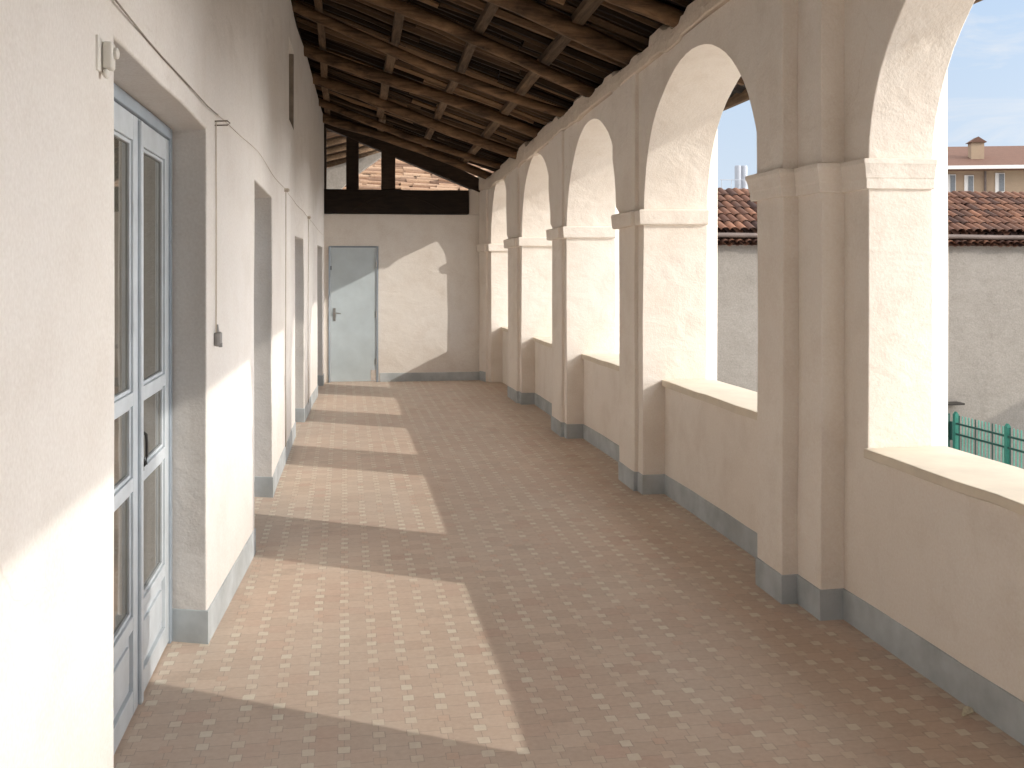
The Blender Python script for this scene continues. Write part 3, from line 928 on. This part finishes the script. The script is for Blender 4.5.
# two vertical drops
for (y, zb0, lab) in ((9.15, .12, 'painted cable dropping down the wall between second and third doorways'), (12.15, .12, 'painted cable dropping down the wall just past the third doorway')):
    c = empty('cable_drop', lab, 'cable', wall_pt(y, 1), 'cable drops on the left wall')
    mb = MB(); mb.tube([wall_pt(y, cz(y)), wall_pt(y, 1.6, .009), wall_pt(y, .8, .007), wall_pt(y, zb0, .009)], .0045, 6)
    mb.build('wire', M['cable_pale'], c, smooth=True)
    mb = MB(); p = wall_pt(y, cz(y), 0)
    mb.tube([(p[0] - .005, y, p[2]), (p[0] + .03, y, p[2]), (p[0] + .04, y, p[2])], [.016, .016, .009], 8)
    mb.build('insulator', M['cable_pale'], c, bevel=.002)
# alarm lamp near the top of the nearest doorway
al = empty('wall_sounder', 'small off-white alarm box with a round lens fixed to the wall above the nearest doorway', 'alarm box', wall_pt(2.80, 2.2))
x0 = XL(2.8)
mb = MB(); mb.box(x0 - .004, x0 + .006, 2.735, 2.825, 2.147, 2.235); mb.build('back_plate', M['white_plastic'], al, bevel=.003)
mb = MB(); mb.box(x0 + .007, x0 + .032, 2.765, 2.808, 2.157, 2.226)
mb.box(x0 + .010, x0 + .022, 2.762, 2.79, 2.133, 2.156)
mb.build('housing', M['white_plastic'], al, bevel=.006)
mb = MB(); mb.tube([(x0 + .030, 2.79, 2.199), (x0 + .040, 2.79, 2.199), (x0 + .043, 2.79, 2.199)], [.015, .015, .010], 12)
mb.build('lens', M['white_plastic'], al, bevel=.001)

# dry leaf by the skirting
mb = MB()
lv = []
for i in range(7):
    t = i / 6
    w = .017 * math.sin(math.pi * min(1, t * .96 + .04)) + .0008
    cx, cy = 2.245 + .055 * t, 3.56 + .012 * t
    lv.append([mb.v((cx, cy - w, .008 + .014 * abs(math.sin(t * 3)))), mb.v((cx, cy, .004 + .006 * t)), mb.v((cx, cy + w, .014 + .018 * math.sin(t * 2.6)))])
for a, b in zip(lv, lv[1:]):
    for k in range(2): mb.bm.faces.new((a[k], b[k], b[k+1], a[k+1]))
lf = mb.build('dry_leaf', M['leaf'], smooth=True)
so = lf.modifiers.new('thick', 'SOLIDIFY'); so.thickness = .0012
tag(lf, 'curled dry leaf lying on the floor against the grey skirting', 'leaf', kind='thing')

# ------------------------------------------------------------------ beyond the end wall
def clay_roof(mb, origin, along, up, nu, ncourse, pitch=.2, course=.34, r=.085, seed=1, jit=.02, jl=None):
    """rows of barrel tiles: 'along' = unit vector on the eave, 'up' = unit vector up the slope"""
    rr = random.Random(seed)
    O, A, U = Vector(origin), Vector(along).normalized(), Vector(up).normalized()
    N = A.cross(U).normalized()
    if N.z < 0: N = -N
    for i in range(nu):
        for j in range(ncourse):
            for cover in (0, 1):
                base = O + A * ((i + .5 * cover) * pitch + rr.uniform(-jit, jit)) + U * (j * course + (rr.uniform(-jit, jit) if jl is None else rr.uniform(-jl, jl)))
                sk = rr.uniform(-.02, .02)
                L = course * 1.18
                ringa, ringb = [], []
                n = 5
                for k in range(n + 1):
                    a = math.pi * k / n
                    sgn = 1 if cover else -1
                    h = .05 + .022 if cover else .05
                    ra, rb = (r * 1.05, r * .92) if cover else (r * .95, r * 1.0)
                    ringa.append(mb.v(base + A * (ra * math.cos(a)) + N * (h + sgn * ra * math.sin(a) * .75 + .012)))
                    ringb.append(mb.v(base + U * L + A * (rb * math.cos(a) + sk) + N * (h + sgn * rb * math.sin(a) * .75 - .008)))
                for k in range(n):
                    mb.bm.faces.new((ringa[k], ringa[k+1], ringb[k+1], ringb[k]))

nb = empty('neighbour_house', 'house with pale sunlit clay tiles and a white gable seen through the timber truss', 'house', (2, 19, 2.8))
up = Vector((0, 1, .42)).normalized()
mb = MB(); clay_roof(mb, (-.9, 18.6, 2.62), up, (1, 0, 0), 40, 14, .125, .44, .056, 5, .012, .2)
mb.build('roof_tiles', M['roof_tile_pale'], nb, merge=False, smooth=True)
mb = MB(); mb.prism([(18.5, 2.55), (23.2, 4.52), (23.2, 4.35), (18.5, 2.40)], 'x', -1., 5.2); mb.build('deck', M['rafter'], nb)
mb = MB(); mb.box(-1., 5.2, 18.9, 19.2, -3.9, 2.5); mb.build('wall', M['plaster_end'], nb)
f, cx_, hy_ = 1050., 512., 270.
PSI = math.atan((512 - 345) / f); CP, SP = math.cos(PSI), math.sin(PSI)
def at_y(u, v, Y):
    a = (u - cx_) / f; b = -(v - hy_) / f
    rx, ry, rz = a * CP + SP, -a * SP + CP, b
    t = Y / ry
    return (rx * t, Y, 1.65 + rz * t)
poly = []
for (u, v) in ((300, 176), (327, 168), (384, 151), (384, 155), (359, 173), (343, 187), (330, 200), (300, 200)):
    p = at_y(u, v, 18.2); poly.append((p[0], p[2]))
mb = MB(); mb.prism(poly, 'y', 18.2, 18.45); mb.build('gable', M['yardwall'], nb, bevel=.01)
ev = nb
mb = MB()
def soff(x, y): return 3.40 + .26 * (x + .4) + .06 * (18.5 - y)
pp = []
for (x, y) in ((-1.2, 16.0), (.75, 16.0), (.75, 18.6), (-1.2, 18.6)): pp.append((x, y, soff(x, y) + .12))
for dz in (0, .06): mb.face([(x, y, z + dz) for x, y, z in pp])
for i in range(4):
    a, b = pp[i], pp[(i+1) % 4]
    mb.face([a, b, (b[0], b[1], b[2] + .06), (a[0], a[1], a[2] + .06)])
mb.build('boarding', M['lath'], ev)
for y in (16.5, 17.2, 17.9, 18.55):
    mb = MB(); mb.tube([(-1.2, y, soff(-1.2, y) + .06), (.75, y, soff(.75, y) + .06)], .05, 8)
    mb.build('rafter', M['batten'], ev, smooth=True)

# ------------------------------------------------------------------ yard to the right
ob = empty('outbuilding', 'long grey rendered outbuilding with an old clay tiled roof across the yard', 'outbuilding', (14, 24.5, -3.9))
YB = 24.0
mb = MB(lambda p: wobble(p, .02, .5)); mb.box(2.5, 34, YB, YB + 5.6, -3.9, 2.27, nx=26, nz=5)
mb.build('wall', M['yardwall'], ob)
slope = Vector((0, 1, .42)).normalized()
mb = MB(); clay_roof(mb, (3.2, YB - .12, 2.52), (1, 0, 0), slope, 96, 6, .225, .50, .10, 11, .02)
mb.build('roof_tiles', M['roof_tile'], ob, merge=False, smooth=True)
mb = MB(); mb.prism([(YB - .02, 2.25), (YB - .02, 2.50), (YB + 2.75, 3.62), (YB + 5.6, 2.5), (YB + 5.6, 2.1)], 'x', 2.6, 33.9)
mb.build('roof_deck', M['roof_tile'], ob)
mb = MB(); rr = random.Random(4)
for i in range(84):
    x = 3. + i * .30 + rr.uniform(-.02, .02); z = 3.70 + rr.uniform(-.025, .025)
    mb.tube([(x, YB + 2.78, z), (x + .34, YB + 2.78, z + .02)], [.12, .10], 8, cap=True)
mb.build('ridge_tiles', M['roof_tile'], ob, merge=False, smooth=True)
mb = MB(); pts = [(3. + i, YB - .16, 2.47 + .012 * math.sin(i * 1.3)) for i in range(31)]
mb.tube(pts, .06, 10); mb.build('gutter', M['gutter'], ob, smooth=True)
mb = MB(); clay_roof(mb, (3.2, YB - .22, 2.22), (1, 0, 0), Vector((0, 1, .35)), 104, 1, .2, .30, .085, 21, .03)
mb.build('coping_tiles', M['roof_tile'], ob, merge=False, smooth=True)

fn = empty('picket_fence', 'green metal picket fence running along the yard below the parapet', 'fence', (14.4, 20, -3.9))
FX = 14.53
FY = [23.3, 21.3, 19.3, 17.3, 15.3]
for i, y in enumerate(FY):
    mb = MB(); mb.box(FX - .05, FX + .05, y - .05, y + .05, -3.9, -1.83); mb.prism([(FX - .05, -1.83), (FX + .05, -1.83), (FX, -1.76)], 'y', y - .05, y + .05)
    mb.build('post', M['green'], fn)
for z in (-2.04, -2.29, -3.6):
    mb = MB(); mb.box(FX - .035, FX - .005, FY[-1], FY[0], z - .022, z + .022); mb.build('rail', M['green_dark'], fn)
for i in range(60):
    y = FY[0] - .13 * (i + 1)
    if any(abs(y - q) < .07 for q in FY): continue
    mb = MB(); mb.box(FX, FX + .024, y - .012, y + .012, -3.85, -1.84)
    mb.build('picket', M['green_pale' if i % 5 else 'green_dark'], fn)
gt = empty('gate_post', 'dark green gate post with latch box and blue grey gate by the fence', 'gate post', (14.3, 23.7, -3.9))
mb = MB(); mb.box(14.52, 14.62, 23.68, 23.78, -3.9, -1.86); mb.build('post', M['green_dark'], gt, bevel=.005)
mb = MB(); mb.box(14.60, 14.74, 23.58, 23.70, -2.5, -2.05); mb.build('latch_box', M['green_dark'], gt, bevel=.01)
mb = MB()
for k in range(5): mb.box(14.08 + k * .09, 14.13 + k * .09, 23.72, 23.76, -3.8, -1.95)
mb.box(14.05, 14.52, 23.73, 23.75, -2.2, -2.1); mb.build('gate_leaf', M['bluegate'], gt)
wb = MB(); wb.box(13.8, 15.0, YB - .34, YB + .02, -1.66, -1.61)
tag(wb.build('wall_shelf', M['iron'], bevel=.005), 'thin dark metal ledge on the yard wall above the gate post', 'ledge', kind='thing')

sh = empty('shadow_house', 'unseen plain house added beside the yard so its roof shades the far yard wall', 'house', (27, 18, -3.9))  # out of view, added only to cast the shadow on the yard wall
mb = MB(); mb.box(23.7, 30.9, 14.0, 19.0, -3.9, .65, nx=4, ny=3, nz=3); mb.build('wall', M['ochre'], sh)
mb = MB(); mb.prism([(23.2, .45), (27.3, 3.45), (31.4, .45), (31.4, .65), (27.3, 3.65), (23.2, .65)], 'y', 13.6, 19.4); mb.build('roof', M['far_roof'], sh)
mb = MB(); mb.prism([(23.7, .65), (30.9, .65), (27.3, 3.3)], 'y', 14.0, 19.0); mb.build('gable', M['ochre'], sh)
# house farther off
fh = empty('far_house', 'ochre house with shuttered windows under a brown tiled roof behind the outbuilding', 'house', (34, 50, -3.9))
rot = Matrix.Rotation(R(-16), 4, 'Z'); O = Vector((34, 50, 0))
fr = lambda p: O + rot @ Vector(p)
WIN = [(-2.72, 5.4, 6.6), (-1.82, 5.4, 6.55), (-.28, 5.75, 6.65), (1.5, 5.5, 6.6), (-5.2, 5.4, 6.6), (4.4, 5.4, 6.6), (7.3, 5.4, 6.6)]
mb = MB(fr); mb.box(-8.5, 14, 0, 9, -3.9, 6.95, nx=6, nz=4); mb.build('wall', M['ochre'], fh)
mb = MB(fr); mb.prism([(-.75, 6.98), (4.5, 8.62), (9.7, 6.98), (9.7, 6.84), (-.75, 6.84)], 'x', -9.1, 14.6); rf = mb.build('roof', M['far_roof'], fh)
mb = MB(fr); mb.box(-9.1, 14.6, -.88, -.76, 6.86, 7.04); mb.build('gutter', M['white_trim'], fh)
for (x, z0, z1) in WIN:
    mb = MB(fr); mb.box(x - .25, x + .22, -.06, .03, z0 - .06, z1 + .06); w_ = mb.build('window', M['white_trim'], fh)
    mb = MB(fr); mb.box(x - .06, x + .18, -.10, -.062, z0, z1); mb.build('pane', M['shutter'], w_)
mb = MB(fr); mb.tube([(-1.05, -.12, -3.9), (-1.05, -.12, 6.8)], .06, 8); mb.build('downpipe', M['gutter'], fh)
for cx, cy in ((-1.05, 1.4), (5.0, 3.2)):
    z0 = 6.98 + (cy + .75) * .312 - .15
    mb = MB(fr); mb.box(cx - .33, cx + .33, cy - .3, cy + .3, z0, z0 + .95); ch = mb.build('chimney', M['ochre'], rf)
    mb = MB(fr); mb.prism([(cx - .45, z0 + .952), (cx + .45, z0 + .952), (cx, z0 + 1.25)], 'y', cy - .42, cy + .42); mb.build('chimney_cap', M['far_roof'], ch)

# pair of silos on the skyline
si = empty('silo_pair', 'pair of slim pale grey silos on the skyline above the clay roof', 'silo', (46.5, 120, -3.9))
for dx in (-.42, .42):
    p = at_y(741, 190, 120)
    mb = MB(); X0 = p[0] + dx * .9
    mb.tube([(X0, 120, -3.9), (X0, 120, 14.0), (X0, 120, 14.15)], [.40, .40, .36], 14); mb.build('cylinder', M['silo'], si)
p = at_y(741, 180, 119); mb = MB(); mb.tube([(p[0] - 2.6, 119, p[2]), (p[0] + 2.6, 119, p[2])], .05, 6); mb.build('handrail', M['silo'], si)
for k in range(-2, 3):
    mb = MB(); mb.tube([(p[0] + k * 1.2, 119, p[2]), (p[0] + k * 1.2, 119, p[2] - 1.2)], .04, 6); mb.build('baluster', M['silo'], si)

# ------------------------------------------------------------------ light
d = Vector((-1, .62, -.5)).normalized()
L = bpy.data.lights.new('sun', 'SUN'); L.energy = 2.0; L.angle = R(.55); L.color = (1., .94, .86)
lo = bpy.data.objects.new('sun', L); COL.objects.link(lo)
lo.rotation_euler = d.to_track_quat('-Z', 'Y').to_euler(); lo.location = (20, -10, 12)
s = -d
w = bpy.data.worlds.new('World'); sc.world = w; w.use_nodes = True
nt = w.node_tree; g = NT(nt)
for n in list(nt.nodes): nt.nodes.remove(n)
out = g.n('ShaderNodeOutputWorld'); bg = g.n('ShaderNodeBackground')
sky = g.n('ShaderNodeTexSky'); sky.sky_type = 'NISHITA'; sky.sun_disc = False
sky.sun_elevation = math.asin(s.z); sky.sun_rotation = math.atan2(s.x, s.y)
sky.air_density = 1.0; sky.dust_density = 1.0; sky.ozone_density = 1.0; sky.altitude = 100
v = g.coord('Generated')
sep = g.n('ShaderNodeSeparateXYZ'); g.put(sep.inputs[0], v)
el = sep.outputs[2]
cl = g.noise(g.mapping(v, (1, 1, 3.2), (0.3, .1, .2)), 3.2, 7, .58, .4)
thin = g.noise(g.mapping(v, (1.2, 1.2, 6.), (1.3, .4, .7)), 6., 6, .6, .6)
# hazy blue low in the sky, added bright cloud overhead to fill the shaded loggia
low = g.mix(g.ramp(el, [(0., 0.), (.28, 1.)]), (3.75, 4.2, 4.65), (2.6, 3.5, 4.75))
low = g.mix(g.math('MULTIPLY', g.ramp(thin, [(.52, 0.), (.70, 1.)]), .55), low, (4.6, 4.6, 4.65))
high = g.mix(g.ramp(cl, [(.36, .15), (.62, .9)]), sky.outputs[0], (18., 17.5, 17.))
skc = g.mix(g.ramp(el, [(.24, 0.), (.42, 1.)]), low, high)
# added fill glow outside the camera view, brightens the shaded interior through the arches
dp = g.n('ShaderNodeVectorMath', operation='DOT_PRODUCT'); g.put(dp.inputs[0], v); dp.inputs[1].default_value = tuple(Vector((1, -.04, 0)).normalized())
fill_glow = g.math('POWER', g.math('MAXIMUM', dp.outputs['Value'], 0.), 10.)
fill_glow = g.math('MULTIPLY', fill_glow, g.ramp(el, [(.10, 1.), (.62, .12)]))
fill_col = g.n('ShaderNodeVectorMath', operation='SCALE'); fill_col.inputs[0].default_value = (104., 102., 99.5); g.put(fill_col.inputs['Scale'], fill_glow)
add = g.n('ShaderNodeVectorMath', operation='ADD'); g.put(add.inputs[0], skc); g.put(add.inputs[1], fill_col.outputs[0])
skc = add.outputs[0]
g.put(bg.inputs['Color'], skc); bg.inputs['Strength'].default_value = .15
nt.links.new(bg.outputs[0], out.inputs[0])

# ------------------------------------------------------------------ camera
cam = bpy.data.cameras.new('camera'); co = bpy.data.objects.new('camera', cam); COL.objects.link(co)
cam.sensor_width = 36; cam.lens = 36 * 1050 / 1024
cam.shift_y = -(384 - 270) / 1024
cam.clip_start = .05; cam.clip_end = 2000
co.location = (0, 0, 1.65); co.rotation_euler = (R(90), 0, -PSI)
sc.camera = co

sc.render.engine = 'CYCLES'
sc.cycles.use_denoising = True
sc.cycles.max_bounces = 10; sc.cycles.diffuse_bounces = 7; sc.cycles.glossy_bounces = 4
sc.cycles.caustics_reflective = False; sc.cycles.caustics_refractive = False
sc.cycles.sample_clamp_indirect = 8
sc.view_settings.view_transform = 'Standard'; sc.view_settings.look = 'None'
sc.view_settings.exposure = .36; sc.view_settings.gamma = 1; sc.view_settings.use_curve_mapping = False
